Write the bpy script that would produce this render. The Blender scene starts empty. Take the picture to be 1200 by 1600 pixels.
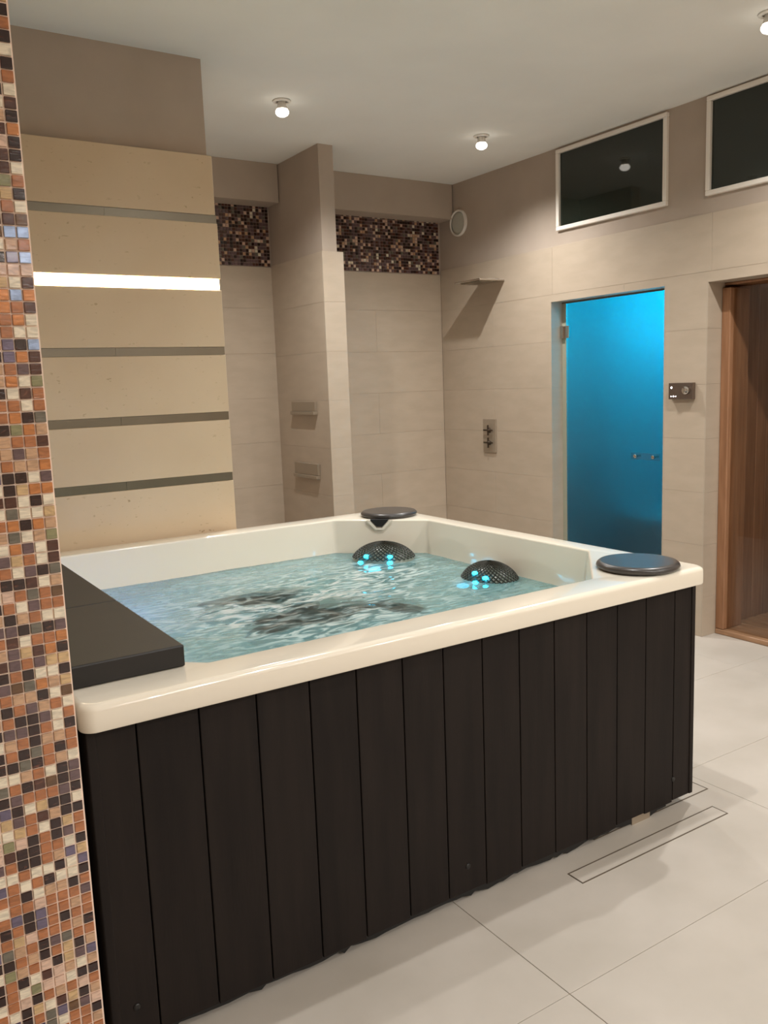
import bpy, bmesh, math, random
from mathutils import Vector, Matrix, noise

random.seed(7)
SC = bpy.context.scene
COL = SC.collection

# ------------------------------------------------------------------ camera
def srgb(r, g, b):
    f = lambda c: (c / 255.0) / 12.92 if c / 255.0 <= 0.04045 else ((c / 255.0 + 0.055) / 1.055) ** 2.4
    return (f(r), f(g), f(b), 1.0)

CAM_H, YAW, PITCH, ROLL, FPX = 1.5, 0.572049, 0.149203, -0.0374004, 1336.0
cam_d = bpy.data.cameras.new('camera')
cam = bpy.data.objects.new('camera', cam_d)
COL.objects.link(cam)
fw = Vector((math.sin(YAW) * math.cos(PITCH), math.cos(YAW) * math.cos(PITCH), -math.sin(PITCH)))
rt0 = Vector((math.cos(YAW), -math.sin(YAW), 0))
up0 = rt0.cross(fw)
rt = rt0 * math.cos(ROLL) + up0 * math.sin(ROLL)
up = up0 * math.cos(ROLL) - rt0 * math.sin(ROLL)
m = Matrix((rt, up, -fw)).transposed().to_4x4()
m.translation = Vector((0, 0, CAM_H))
cam.matrix_world = m
cam_d.sensor_fit = 'VERTICAL'
cam_d.sensor_height = 32.0
cam_d.lens = FPX / 1600.0 * 32.0
cam_d.clip_start = 0.02
SC.camera = cam

# ------------------------------------------------------------------ world, exposure
w = bpy.data.worlds.new('world')
SC.world = w
w.use_nodes = True
w.node_tree.nodes['Background'].inputs[0].default_value = (1.0, 0.9, 0.8, 1)
w.node_tree.nodes['Background'].inputs[1].default_value = 0.0
SC.view_settings.view_transform = 'Standard'
SC.view_settings.look = 'None'
SC.view_settings.gamma = 1.0
SC.view_settings.use_curve_mapping = False
SC.view_settings.exposure = 0.0
SC.cycles.max_bounces = 10
SC.cycles.diffuse_bounces = 6
SC.cycles.transparent_max_bounces = 12
SC.cycles.sample_clamp_indirect = 4.0

LAMP_W = 100.0            # ceiling spots in view
LAMP_W_NEAR = 82.0       # the same spots over the near half of the room
LAMP_COL = (1.0, 0.985, 0.955)
CEIL = 2.928
LAMPS_VIEW = [(2.107, 4.082), (3.442, 4.128), (3.395, 2.242)]
LAMPS_NEAR = [(1.78, 1.89), (3.40, 0.10), (1.70, 0.10), (3.40, -1.75), (1.70, -1.75), (3.40, -3.75), (1.70, -3.75), (1.70, -5.75)]

# ------------------------------------------------------------------ materials
def mat_new(name):
    mt = bpy.data.materials.new(name)
    mt.use_nodes = True
    nt = mt.node_tree
    b = nt.nodes['Principled BSDF']
    return mt, nt, b

def simple(name, col, rough=0.5, metal=0.0, emit=None, estr=0.0, coat=0.0, spec=0.5):
    mt, nt, b = mat_new(name)
    b.inputs['Base Color'].default_value = col
    b.inputs['Roughness'].default_value = rough
    b.inputs['Metallic'].default_value = metal
    b.inputs['Coat Weight'].default_value = coat
    b.inputs['Specular IOR Level'].default_value = spec
    if emit:
        b.inputs['Emission Color'].default_value = emit
        b.inputs['Emission Strength'].default_value = estr
    return mt

def N(nt, t, **kw):
    n = nt.nodes.new(t)
    for k, v in kw.items():
        setattr(n, k, v)
    return n

def noisy(name, c1, c2, scale=(1, 1, 1), nscale=6.0, detail=5.0, rough=0.5, bump=0.0, bscale=None, metal=0.0,
          rand=0.0, lo=0.35, hi=0.65, spec=0.5, coat=0.0):
    """two-tone noise colour in object space, optional bump and a per-object tint"""
    mt, nt, b = mat_new(name)
    tc = N(nt, 'ShaderNodeTexCoord')
    geo = N(nt, 'ShaderNodeNewGeometry')
    mp = N(nt, 'ShaderNodeMapping')
    mp.inputs['Scale'].default_value = scale
    nt.links.new(geo.outputs['Position'], mp.inputs['Vector'])
    ns = N(nt, 'ShaderNodeTexNoise')
    ns.inputs['Scale'].default_value = nscale
    ns.inputs['Detail'].default_value = detail
    nt.links.new(mp.outputs[0], ns.inputs['Vector'])
    rp = N(nt, 'ShaderNodeValToRGB')
    rp.color_ramp.elements[0].position = lo
    rp.color_ramp.elements[1].position = hi
    rp.color_ramp.elements[0].color = c1
    rp.color_ramp.elements[1].color = c2
    nt.links.new(ns.outputs['Fac'], rp.inputs['Fac'])
    last = rp.outputs['Color']
    if rand > 0:
        oi = N(nt, 'ShaderNodeObjectInfo')
        mr = N(nt, 'ShaderNodeMapRange')
        mr.inputs['To Min'].default_value = 1 - rand
        mr.inputs['To Max'].default_value = 1 + rand
        nt.links.new(oi.outputs['Random'], mr.inputs['Value'])
        hs = N(nt, 'ShaderNodeHueSaturation')
        nt.links.new(mr.outputs[0], hs.inputs['Value'])
        nt.links.new(last, hs.inputs['Color'])
        last = hs.outputs['Color']
    nt.links.new(last, b.inputs['Base Color'])
    b.inputs['Roughness'].default_value = rough
    b.inputs['Metallic'].default_value = metal
    b.inputs['Specular IOR Level'].default_value = spec
    b.inputs['Coat Weight'].default_value = coat
    if bump > 0:
        n2 = ns
        if bscale:
            n2 = N(nt, 'ShaderNodeTexNoise')
            n2.inputs['Scale'].default_value = bscale
            n2.inputs['Detail'].default_value = 4
            nt.links.new(mp.outputs[0], n2.inputs['Vector'])
        bp = N(nt, 'ShaderNodeBump')
        bp.inputs['Strength'].default_value = bump
        bp.inputs['Distance'].default_value = 0.002
        nt.links.new(n2.outputs['Fac'], bp.inputs['Height'])
        nt.links.new(bp.outputs[0], b.inputs['Normal'])
    return mt

M = {}
M['ceiling'] = noisy('ceiling_paint', srgb(230, 229, 224), srgb(235, 234, 229), nscale=2.0, rough=0.9, spec=0.2)
M['plaster'] = noisy('taupe_plaster', srgb(173, 158, 144), srgb(180, 165, 151), nscale=3.0, rough=0.85, bump=0.1, bscale=220, spec=0.2)
M['tile'] = noisy('beige_wall_tile', srgb(178, 162, 143), srgb(184, 168, 149), scale=(2, 2, 6), nscale=3, rough=0.42, bump=0.03, bscale=90, rand=0.012)
M['grout'] = simple('pale_grout', srgb(176, 163, 146), 0.9)
M['floor_tile'] = noisy('beige_floor_tile', srgb(187, 179, 168), srgb(198, 190, 180), nscale=3.2, detail=8, rough=0.38, bump=0.04, bscale=120, rand=0.015)
M['floor_grout'] = simple('floor_grout', srgb(160, 146, 128), 0.9)
M['acrylic'] = simple('cream_acrylic', srgb(232, 224, 208), 0.14, coat=0.6)
M['plank'] = noisy('dark_composite_plank', srgb(27, 22, 20), srgb(34, 28, 25), scale=(6, 6, 0.6), nscale=4, rough=0.62, bump=0.15, bscale=30, rand=0.06, spec=0.18)
M['black'] = simple('black_plastic', srgb(18, 17, 16), 0.6)
M['screw'] = simple('black_screw', srgb(14, 13, 12), 0.4)
M['cover'] = noisy('charcoal_cover', srgb(31, 29, 27), srgb(35, 32, 30), nscale=14, rough=0.46, bump=0.06, bscale=150, spec=0.35)
M['lid'] = simple('charcoal_lid', srgb(62, 58, 56), 0.3, coat=0.15)
M['mesh'] = simple('dark_mesh', srgb(46, 46, 38), 0.5)
M['pad'] = simple('grey_pad_core', srgb(118, 126, 116), 0.3)
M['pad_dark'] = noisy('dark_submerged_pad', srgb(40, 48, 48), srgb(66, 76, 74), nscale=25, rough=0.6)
M['cyan_led'] = simple('cyan_led', srgb(0, 200, 255), 0.4, emit=(0.02, 0.62, 1.0, 1), estr=9.0)
M['blue_led'] = simple('blue_led', srgb(50, 70, 170), 0.4, emit=(0.18, 0.25, 1.0, 1), estr=0.5)
M['mirror_strip'] = noisy('smoked_mirror', srgb(112, 105, 92), srgb(120, 113, 100), nscale=3, rough=0.3, metal=1.0)
M['led_strip'] = simple('warm_white_led', srgb(255, 240, 210), 0.5, emit=(1.0, 0.84, 0.55, 1), estr=14.0)
M['bulb'] = simple('lit_bulb', srgb(255, 250, 240), 0.4, emit=(1.0, 0.93, 0.82, 1), estr=5.0)
M['white_metal'] = simple('white_enamel', srgb(220, 214, 205), 0.4)
M['white_frame'] = simple('white_window_frame', srgb(236, 228, 218), 0.35)
M['chrome'] = simple('chrome', srgb(205, 200, 194), 0.1, metal=1.0)
M['steel'] = noisy('brushed_steel', srgb(150, 140, 126), srgb(165, 155, 140), scale=(1, 1, 20), nscale=30, rough=0.35, metal=0.9)
M['grey_plate'] = simple('grey_metal_plate', srgb(160, 146, 128), 0.45, metal=0.35)
M['gunmetal'] = simple('gunmetal_panel', srgb(140, 128, 120), 0.22, metal=0.9)
M['dark_glass'] = simple('dark_window_glass', srgb(30, 36, 30), 0.04, spec=0.6)
M['indicator'] = simple('white_indicator', srgb(255, 255, 255), 0.4, emit=(1.0, 0.92, 0.95, 1), estr=5.0)
M['handle_dark'] = simple('dark_cross_handle', srgb(70, 58, 46), 0.3, metal=0.6)
M['speaker'] = simple('grey_grille', srgb(186, 184, 172), 0.6)
M['gap_dark'] = simple('dark_gap', srgb(96, 84, 70), 0.7)
M['wood'] = noisy('sauna_wood', srgb(142, 100, 70), srgb(162, 118, 86), scale=(8, 8, 0.7), nscale=5, detail=7, rough=0.5, bump=0.08, rand=0.03)
M['wood_floor'] = noisy('sauna_floor_wood', srgb(150, 114, 84), srgb(172, 134, 102), scale=(8, 1.0, 8), nscale=5, detail=7, rough=0.5, bump=0.08, rand=0.05)
M['steam_wall'] = simple('steam_room_tile', srgb(182, 188, 190), 0.5)
M['steam_bench'] = simple('steam_bench_tile', srgb(196, 204, 206), 0.5)
M['gasket'] = simple('clear_gasket', srgb(150, 150, 132), 0.3)

def stone_mat():
    mt, nt, b = mat_new('limestone_slab')
    geo = N(nt, 'ShaderNodeNewGeometry')
    n1 = N(nt, 'ShaderNodeTexNoise'); n1.inputs['Scale'].default_value = 2.2; n1.inputs['Detail'].default_value = 8
    nt.links.new(geo.outputs['Position'], n1.inputs['Vector'])
    r1 = N(nt, 'ShaderNodeValToRGB')
    r1.color_ramp.elements[0].position = 0.3; r1.color_ramp.elements[0].color = srgb(203, 178, 147)
    r1.color_ramp.elements[1].position = 0.7; r1.color_ramp.elements[1].color = srgb(212, 189, 159)
    nt.links.new(n1.outputs['Fac'], r1.inputs['Fac'])
    # fine shell-like specks and pits
    mp = N(nt, 'ShaderNodeMapping'); mp.inputs['Scale'].default_value = (0.8, 1, 1.5)
    nt.links.new(geo.outputs['Position'], mp.inputs['Vector'])
    n2 = N(nt, 'ShaderNodeTexNoise'); n2.inputs['Scale'].default_value = 42; n2.inputs['Detail'].default_value = 3
    nt.links.new(mp.outputs[0], n2.inputs['Vector'])
    r2 = N(nt, 'ShaderNodeValToRGB')
    r2.color_ramp.elements[0].position = 0.28; r2.color_ramp.elements[0].color = (0.0, 0.0, 0.0, 1)
    r2.color_ramp.elements[1].position = 0.36; r2.color_ramp.elements[1].color = (1, 1, 1, 1)
    nt.links.new(n2.outputs['Fac'], r2.inputs['Fac'])
    n3 = N(nt, 'ShaderNodeTexNoise'); n3.inputs['Scale'].default_value = 5; n3.inputs['Detail'].default_value = 3
    nt.links.new(geo.outputs['Position'], n3.inputs['Vector'])
    r3 = N(nt, 'ShaderNodeValToRGB')
    r3.color_ramp.elements[0].position = 0.4; r3.color_ramp.elements[1].position = 0.7
    nt.links.new(n3.outputs['Fac'], r3.inputs['Fac'])
    inv = N(nt, 'ShaderNodeMath', operation='SUBTRACT'); inv.inputs[0].default_value = 1.0
    nt.links.new(r2.outputs['Color'], inv.inputs[1])
    mul = N(nt, 'ShaderNodeMath', operation='MULTIPLY')
    nt.links.new(inv.outputs[0], mul.inputs[0]); nt.links.new(r3.outputs['Color'], mul.inputs[1])
    mx = N(nt, 'ShaderNodeMix', data_type='RGBA')
    nt.links.new(mul.outputs[0], mx.inputs[0])
    nt.links.new(r1.outputs['Color'], mx.inputs[6])
    mx.inputs[7].default_value = srgb(160, 134, 98)
    nt.links.new(mx.outputs[2], b.inputs['Base Color'])
    b.inputs['Roughness'].default_value = 0.55
    b.inputs['Specular IOR Level'].default_value = 0.3
    bp = N(nt, 'ShaderNodeBump'); bp.inputs['Strength'].default_value = 0.25; bp.inputs['Distance'].default_value = 0.002
    bp.invert = True
    nt.links.new(mul.outputs[0], bp.inputs['Height'])
    nt.links.new(bp.outputs[0], b.inputs['Normal'])
    return mt
M['stone'] = stone_mat()

def glass_mat(name, tint, rough=0.0, ior=1.45):
    """thin pane: clear transmission with a Fresnel reflection"""
    mt, nt, b = mat_new(name)
    nt.nodes.remove(b)
    out = nt.nodes['Material Output']
    tr = N(nt, 'ShaderNodeBsdfTransparent'); tr.inputs[0].default_value = tint
    gl = N(nt, 'ShaderNodeBsdfGlossy'); gl.inputs['Roughness'].default_value = rough
    fr = N(nt, 'ShaderNodeFresnel'); geo = N(nt, 'ShaderNodeNewGeometry')
    mr = N(nt, 'ShaderNodeMapRange'); mr.inputs['To Min'].default_value = ior; mr.inputs['To Max'].default_value = 1.0 / ior
    nt.links.new(geo.outputs['Backfacing'], mr.inputs['Value']); nt.links.new(mr.outputs[0], fr.inputs[0])
    mx = N(nt, 'ShaderNodeMixShader')
    nt.links.new(fr.outputs[0], mx.inputs[0]); nt.links.new(tr.outputs[0], mx.inputs[1]); nt.links.new(gl.outputs[0], mx.inputs[2])
    nt.links.new(mx.outputs[0], out.inputs['Surface'])
    return mt
M['sauna_glass'] = glass_mat('bronze_glass', (0.95, 0.93, 0.90, 1))
M['handle_glass'] = glass_mat('clear_handle_glass', (0.80, 0.88, 0.90, 1))

def frosted():
    mt, nt, b = mat_new('misted_glass')
    b.inputs['Base Color'].default_value = (0.88, 0.97, 1.0, 1)
    b.inputs['Transmission Weight'].default_value = 1.0
    b.inputs['Roughness'].default_value = 0.28
    b.inputs['IOR'].default_value = 1.25
    return mt
M['steam_glass'] = frosted()

def water_mat():
    mt, nt, b = mat_new('pool_water')
    nt.nodes.remove(b)
    out = nt.nodes['Material Output']
    tr = N(nt, 'ShaderNodeBsdfTransparent'); tr.inputs[0].default_value = (0.80, 0.95, 0.94, 1)
    rf = N(nt, 'ShaderNodeBsdfRefraction'); rf.inputs['Color'].default_value = (0.80, 0.95, 0.94, 1); rf.inputs['IOR'].default_value = 1.12
    df = N(nt, 'ShaderNodeBsdfDiffuse'); df.inputs['Color'].default_value = srgb(170, 206, 203)
    gl = N(nt, 'ShaderNodeBsdfGlossy'); gl.inputs['Roughness'].default_value = 0.02
    fr = N(nt, 'ShaderNodeFresnel'); fr.inputs[0].default_value = 1.33
    geo = N(nt, 'ShaderNodeNewGeometry')
    n1 = N(nt, 'ShaderNodeTexNoise'); n1.inputs['Scale'].default_value = 16; n1.inputs['Detail'].default_value = 5; n1.inputs['Distortion'].default_value = 1.2
    nt.links.new(geo.outputs['Position'], n1.inputs['Vector'])
    bp = N(nt, 'ShaderNodeBump'); bp.inputs['Distance'].default_value = 0.006
    ab = N(nt, 'ShaderNodeAttribute', attribute_name='foam')
    ms = N(nt, 'ShaderNodeMath', operation='MULTIPLY'); ms.inputs[1].default_value = 0.28
    nt.links.new(ab.outputs['Fac'], ms.inputs[0]); nt.links.new(ms.outputs[0], bp.inputs['Strength'])
    nt.links.new(n1.outputs['Fac'], bp.inputs['Height'])
    for s in (rf, gl, fr):
        nt.links.new(bp.outputs[0], s.inputs['Normal'])
    # bubbles and foam: milky streaks, densest over the jets
    att = N(nt, 'ShaderNodeAttribute', attribute_name='foam')
    mp = N(nt, 'ShaderNodeMapping'); mp.inputs['Rotation'].default_value = (0, 0, 0.6); mp.inputs['Scale'].default_value = (1, 2.6, 1)
    nt.links.new(geo.outputs['Position'], mp.inputs['Vector'])
    n2 = N(nt, 'ShaderNodeTexNoise'); n2.inputs['Scale'].default_value = 9; n2.inputs['Detail'].default_value = 7; n2.inputs['Distortion'].default_value = 1.6
    nt.links.new(mp.outputs[0], n2.inputs['Vector'])
    r2 = N(nt, 'ShaderNodeValToRGB')
    r2.color_ramp.elements[0].position = 0.45; r2.color_ramp.elements[0].color = (0, 0, 0, 1)
    r2.color_ramp.elements[1].position = 0.62; r2.color_ramp.elements[1].color = (1, 1, 1, 1)
    nt.links.new(n2.outputs['Fac'], r2.inputs['Fac'])
    mu = N(nt, 'ShaderNodeMath', operation='MULTIPLY')
    nt.links.new(r2.outputs['Color'], mu.inputs[0]); nt.links.new(att.outputs['Fac'], mu.inputs[1])
    ad = N(nt, 'ShaderNodeMath', operation='ADD', use_clamp=True)
    milk = N(nt, 'ShaderNodeAttribute', attribute_name='milk')
    nt.links.new(milk.outputs['Fac'], ad.inputs[1])
    nt.links.new(mu.outputs[0], ad.inputs[0])
    tl = N(nt, 'ShaderNodeBsdfTranslucent')
    dm = N(nt, 'ShaderNodeMixShader'); dm.inputs[0].default_value = 0.4
    nt.links.new(df.outputs[0], dm.inputs[1]); nt.links.new(tl.outputs[0], dm.inputs[2])
    wc = N(nt, 'ShaderNodeMix', data_type='RGBA')
    nt.links.new(mu.outputs[0], wc.inputs[0]); wc.inputs[6].default_value = srgb(156, 206, 210); wc.inputs[7].default_value = srgb(238, 242, 238)
    nt.links.new(wc.outputs[2], df.inputs['Color']); nt.links.new(wc.outputs[2], tl.inputs['Color'])
    m1 = N(nt, 'ShaderNodeMixShader'); m1.inputs[0].default_value = 0.5
    nt.links.new(tr.outputs[0], m1.inputs[1]); nt.links.new(rf.outputs[0], m1.inputs[2])
    m2 = N(nt, 'ShaderNodeMixShader')
    nt.links.new(ad.outputs[0], m2.inputs[0]); nt.links.new(m1.outputs[0], m2.inputs[1]); nt.links.new(dm.outputs[0], m2.inputs[2])
    m3 = N(nt, 'ShaderNodeMixShader')
    nt.links.new(fr.outputs[0], m3.inputs[0]); nt.links.new(m2.outputs[0], m3.inputs[1]); nt.links.new(gl.outputs[0], m3.inputs[2])
    nt.links.new(m3.outputs[0], out.inputs['Surface'])
    return mt
M['water'] = water_mat()

# ------------------------------------------------------------------ object helpers
WORLD = {}   # object name -> world origin

def empty(name, loc, **tags):
    o = bpy.data.objects.new(name, None)
    o.empty_display_size = 0.05
    COL.objects.link(o)
    o.location = loc
    WORLD[o.name] = Vector(loc)
    tag(o, **tags)
    return o

def tag(o, label=None, cat=None, group=None, kind=None):
    if label: o['label'] = label
    if cat: o['category'] = cat
    if group: o['group'] = group
    if kind: o['kind'] = kind
    return o

def link(name, me, parent=None, loc=(0, 0, 0)):
    """link a mesh object whose world position is loc"""
    o = bpy.data.objects.new(name, me)
    COL.objects.link(o)
    loc = Vector(loc)
    if parent is not None:
        o.parent = parent
        o.location = loc - WORLD[parent.name]
    else:
        o.location = loc
    WORLD[o.name] = loc
    return o

def mesh_from(name, verts, faces, mat, smooth=False):
    me = bpy.data.meshes.new(name)
    me.from_pydata([tuple(v) for v in verts], [], faces)
    if mat: me.materials.append(M[mat] if isinstance(mat, str) else mat)
    if smooth:
        me.polygons.foreach_set('use_smooth', [True] * len(me.polygons))
    me.update()
    return me

def bm_mesh(name, bm, mat, smooth=False):
    bmesh.ops.recalc_face_normals(bm, faces=bm.faces)
    me = bpy.data.meshes.new(name)
    bm.to_mesh(me); bm.free()
    me.materials.append(M[mat] if isinstance(mat, str) else mat)
    if smooth:
        me.polygons.foreach_set('use_smooth', [True] * len(me.polygons))
    return me

def bm_box(bm, a, b, bevel=0.0, seg=1):
    x0, y0, z0 = a; x1, y1, z1 = b
    vs = [bm.verts.new(p) for p in ((x0,y0,z0),(x1,y0,z0),(x1,y1,z0),(x0,y1,z0),(x0,y0,z1),(x1,y0,z1),(x1,y1,z1),(x0,y1,z1))]
    fs = [bm.faces.new([vs[i] for i in f]) for f in ((0,3,2,1),(4,5,6,7),(0,1,5,4),(1,2,6,5),(2,3,7,6),(3,0,4,7))]
    if bevel > 0:
        es = list({e for f in fs for e in f.edges})
        bmesh.ops.bevel(bm, geom=es, offset=bevel, segments=seg, profile=0.5, affect='EDGES')

def box(name, a, b, mat, parent=None, bevel=0.0, seg=1, smooth=False):
    """box between world corners a and b, origin at its base centre"""
    c = Vector(((a[0]+b[0])/2, (a[1]+b[1])/2, min(a[2], b[2])))
    bm = bmesh.new()
    bm_box(bm, Vector(a) - c, Vector(b) - c, bevel, seg)
    return link(name, bm_mesh(name, bm, mat, smooth), parent, c)

def lathe(name, prof, mat, parent, loc, axis='Z', seg=40, smooth=True, cap=True):
    """revolve (r, h) profile about an axis through loc"""
    verts, faces = [], []
    n = len(prof)
    for i in range(seg):
        a = 2 * math.pi * i / seg
        for r, h in prof:
            p = (r * math.cos(a), r * math.sin(a), h)
            if axis == 'X': p = (h, r * math.cos(a), r * math.sin(a))
            if axis == 'Y': p = (r * math.cos(a), h, r * math.sin(a))
            verts.append(p)
    for i in range(seg):
        j = (i + 1) % seg
        for k in range(n - 1):
            faces.append((i*n+k, j*n+k, j*n+k+1, i*n+k+1))
    if cap:
        faces.append([i*n for i in range(seg)][::-1])
        faces.append([i*n+n-1 for i in range(seg)])
    me = mesh_from(name, verts, faces, mat, smooth)
    bm = bmesh.new(); bm.from_mesh(me)
    bmesh.ops.recalc_face_normals(bm, faces=bm.faces)
    bm.to_mesh(me); bm.free()
    return link(name, me, parent, loc)

def autosmooth(o, ang=35):
    me = o.data
    me.polygons.foreach_set('use_smooth', [True] * len(me.polygons))
    bm = bmesh.new(); bm.from_mesh(me)
    for e in bm.edges:
        if len(e.link_faces) == 2 and e.calc_face_angle(0) > math.radians(ang):
            e.smooth = False
    bm.to_mesh(me); bm.free()
    return o

def slab_with_holes(name, plane, off0, off1, u, v, holes, mat, parent=None):
    """upright wall: plane 'X' (u = Y, v = Z) or 'Y' (u = X, v = Z), with rectangular through holes (u0,u1,v0,v1)"""
    us = sorted({u[0], u[1], *[h[0] for h in holes], *[h[1] for h in holes]})
    vs = sorted({v[0], v[1], *[h[2] for h in holes], *[h[3] for h in holes]})
    us = [x for x in us if u[0] <= x <= u[1]]; vs = [x for x in vs if v[0] <= x <= v[1]]
    def solid(i, j):
        if not (0 <= i < len(us)-1 and 0 <= j < len(vs)-1): return False
        cu, cv = (us[i]+us[i+1])/2, (vs[j]+vs[j+1])/2
        return not any(h[0] < cu < h[1] and h[2] < cv < h[3] for h in holes)
    P = (lambda d, a, b: (d, a, b)) if plane == 'X' else (lambda d, a, b: (a, d, b))
    bm = bmesh.new(); cache = {}
    def V(d, a, b):
        k = (round(d, 5), round(a, 5), round(b, 5))
        if k not in cache: cache[k] = bm.verts.new(P(d, a, b))
        return cache[k]
    for i in range(len(us)-1):
        for j in range(len(vs)-1):
            if not solid(i, j): continue
            a0, a1, b0, b1 = us[i], us[i+1], vs[j], vs[j+1]
            for d in (off0, off1):
                bm.faces.new([V(d,a0,b0), V(d,a1,b0), V(d,a1,b1), V(d,a0,b1)])
            if not solid(i-1, j): bm.faces.new([V(off0,a0,b0), V(off1,a0,b0), V(off1,a0,b1), V(off0,a0,b1)])
            if not solid(i+1, j): bm.faces.new([V(off0,a1,b0), V(off1,a1,b0), V(off1,a1,b1), V(off0,a1,b1)])
            if not solid(i, j-1): bm.faces.new([V(off0,a0,b0), V(off1,a0,b0), V(off1,a1,b0), V(off0,a1,b0)])
            if not solid(i, j+1): bm.faces.new([V(off0,a0,b1), V(off1,a0,b1), V(off1,a1,b1), V(off0,a1,b1)])
    return link(name, bm_mesh(name, bm, mat), parent)

JOINT = 0.0011
def tile_face(parent, plane, off0, off1, u, v, tu, tv, u_start, v_start, holes=(), mat='tile', stagger=0.0, name='wall_tile', bevel=0.0004):
    """clad a rectangle with tiles, one object each; off0 = room side, off1 = wall side"""
    if plane != 'Z':
        hs = [(max(h[0], u[0]), min(h[1], u[1]), max(h[2], v[0]), min(h[3], v[1])) for h in holes]
        bed = slab_with_holes('grout_bed', plane, off0 + (0.0016 if off1 > off0 else -0.0016), off1, u, v, hs, 'grout', None)
        bed.parent = parent; bed.location = -WORLD[parent.name]
    k0 = math.floor((v[0] - v_start) / tv)
    j = k0
    while v_start + j*tv < v[1] - 1e-4:
        b0, b1 = max(v[0], v_start + j*tv), min(v[1], v_start + (j+1)*tv)
        if b1 - b0 > 0.012:
            us = u_start + (stagger * tu if j % 2 else 0)
            i = math.floor((u[0] - us) / tu)
            while us + i*tu < u[1] - 1e-4:
                a0, a1 = max(u[0], us + i*tu), min(u[1], us + (i+1)*tu)
                if a1 - a0 > 0.012:
                    h = (JOINT if plane != 'Z' else 0.0018) / 2
                    rect = (a0 + h, a1 - h, b0 + h, b1 - h)
                    pieces = [rect]
                    for H in holes:
                        nxt = []
                        for r in pieces:
                            if H[0] >= r[1] or H[1] <= r[0] or H[2] >= r[3] or H[3] <= r[2]:
                                nxt.append(r); continue
                            if H[3] < r[3]: nxt.append((r[0], r[1], H[3], r[3]))
                            if H[2] > r[2]: nxt.append((r[0], r[1], r[2], H[2]))
                            zb, zt = max(r[2], H[2]), min(r[3], H[3])
                            if H[0] > r[0]: nxt.append((r[0], H[0], zb, zt))
                            if H[1] < r[1]: nxt.append((H[1], r[1], zb, zt))
                        pieces = nxt
                    pieces = [p for p in pieces if p[1]-p[0] > 0.004 and p[3]-p[2] > 0.004]
                    if pieces:
                        bm = bmesh.new()
                        cu, cv = (a0+a1)/2, (b0+b1)/2
                        for p in pieces:
                            if plane == 'X': bm_box(bm, (off0, p[0]-cu, p[2]-cv), (off1, p[1]-cu, p[3]-cv), bevel if len(pieces) == 1 else 0)
                            elif plane == 'Y': bm_box(bm, (p[0]-cu, off0, p[2]-cv), (p[1]-cu, off1, p[3]-cv), bevel if len(pieces) == 1 else 0)
                            else: bm_box(bm, (p[0]-cu, p[2]-cv, off0), (p[1]-cu, p[3]-cv, off1), bevel if len(pieces) == 1 else 0)
                        loc = (0, cu, cv) if plane == 'X' else ((cu, 0, cv) if plane == 'Y' else (cu, cv, 0))
                        link(name, bm_mesh(name, bm, mat), parent, loc)
                i += 1
        j += 1

# ------------------------------------------------------------------ floor and ceiling
XL, XR, YN, YB = -1.4, 4.057, -6.6, 5.38
floor = box('floor', (XL-0.1, YN-0.1, -0.12), (4.19, YB+0.1, -0.0032), 'floor_grout')
tag(floor, kind='structure')
tile_face(floor, 'Z', -0.0032, 0.0, (XL, 4.18), (YN, YB), 1.2, 0.6, 1.375 - 2.4*2, 1.375 - 0.6*14, mat='floor_tile', name='floor_tile', bevel=0.0006)
ceiling = box('ceiling', (XL-0.1, YN-0.1, CEIL), (6.2, YB+0.1, CEIL+0.12), 'ceiling')
tag(ceiling, kind='structure')

# ------------------------------------------------------------------ right wall with steam and sauna doors, clerestory windows
STEAM = (3.28, 4.198, -0.1, 1.99)
SAUNA = (2.08, 3.005, -0.1, 1.98)
WIN1 = (3.300, 4.105, 2.445, 2.888)
WIN2 = (2.19, 2.995, 2.445, 2.893)
TILE_TOP = 2.33
wall_right = slab_with_holes('wall_right', 'X', XR + 0.008, XR + 0.15, (YN, YB + 0.1), (-0.1, CEIL), [STEAM, SAUNA, WIN1, WIN2], 'plaster')
tag(wall_right, kind='structure')
tile_face(wall_right, 'X', XR, XR + 0.008, (YN, YB), (0.0, TILE_TOP), 1.2, 0.3, YB - 1.2*12, 0.23,
          holes=[(STEAM[0], STEAM[1], -1, STEAM[3]), (SAUNA[0], SAUNA[1], -1, SAUNA[3])], stagger=0.5)
# tiled reveals of both openings
for (y0, y1, top) in ((STEAM[0], STEAM[1], STEAM[3]), (SAUNA[0], SAUNA[1], SAUNA[3])):
    tile_face(wall_right, 'Y', y1 - 0.006, y1 - 0.0, (XR, XR + 0.149), (0.0, top), 0.3, 0.3, XR - 0.1, 0.23, name='reveal_tile')
    tile_face(wall_right, 'Y', y0, y0 + 0.006, (XR, XR + 0.149), (0.0, top), 0.3, 0.3, XR - 0.1, 0.23, name='reveal_tile')
    box('reveal_tile', (XR, y0 + 0.007, top - 0.006), (XR + 0.149, y1 - 0.007, top), 'tile', wall_right)

# ------------------------------------------------------------------ back wall, soffit, mosaic bands
wall_back = box('wall_back', (1.5, YB + 0.008, -0.1), (XR + 0.15, YB + 0.1, CEIL), 'plaster')
tag(wall_back, kind='structure')
tile_face(wall_back, 'Y', YB, YB + 0.008, (1.55, XR - 0.001), (0.0, 2.30), 1.2, 0.3, XR - 1.2*4, 0.23, stagger=0.5)
box('soffit', (1.5, 5.213, 2.688), (2.632, YB + 0.02, CEIL - 0.001), 'plaster', wall_back)
box('soffit', (2.745, 5.213, 2.681), (XR - 0.001, YB + 0.02, CEIL - 0.001), 'plaster', wall_back)

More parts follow.
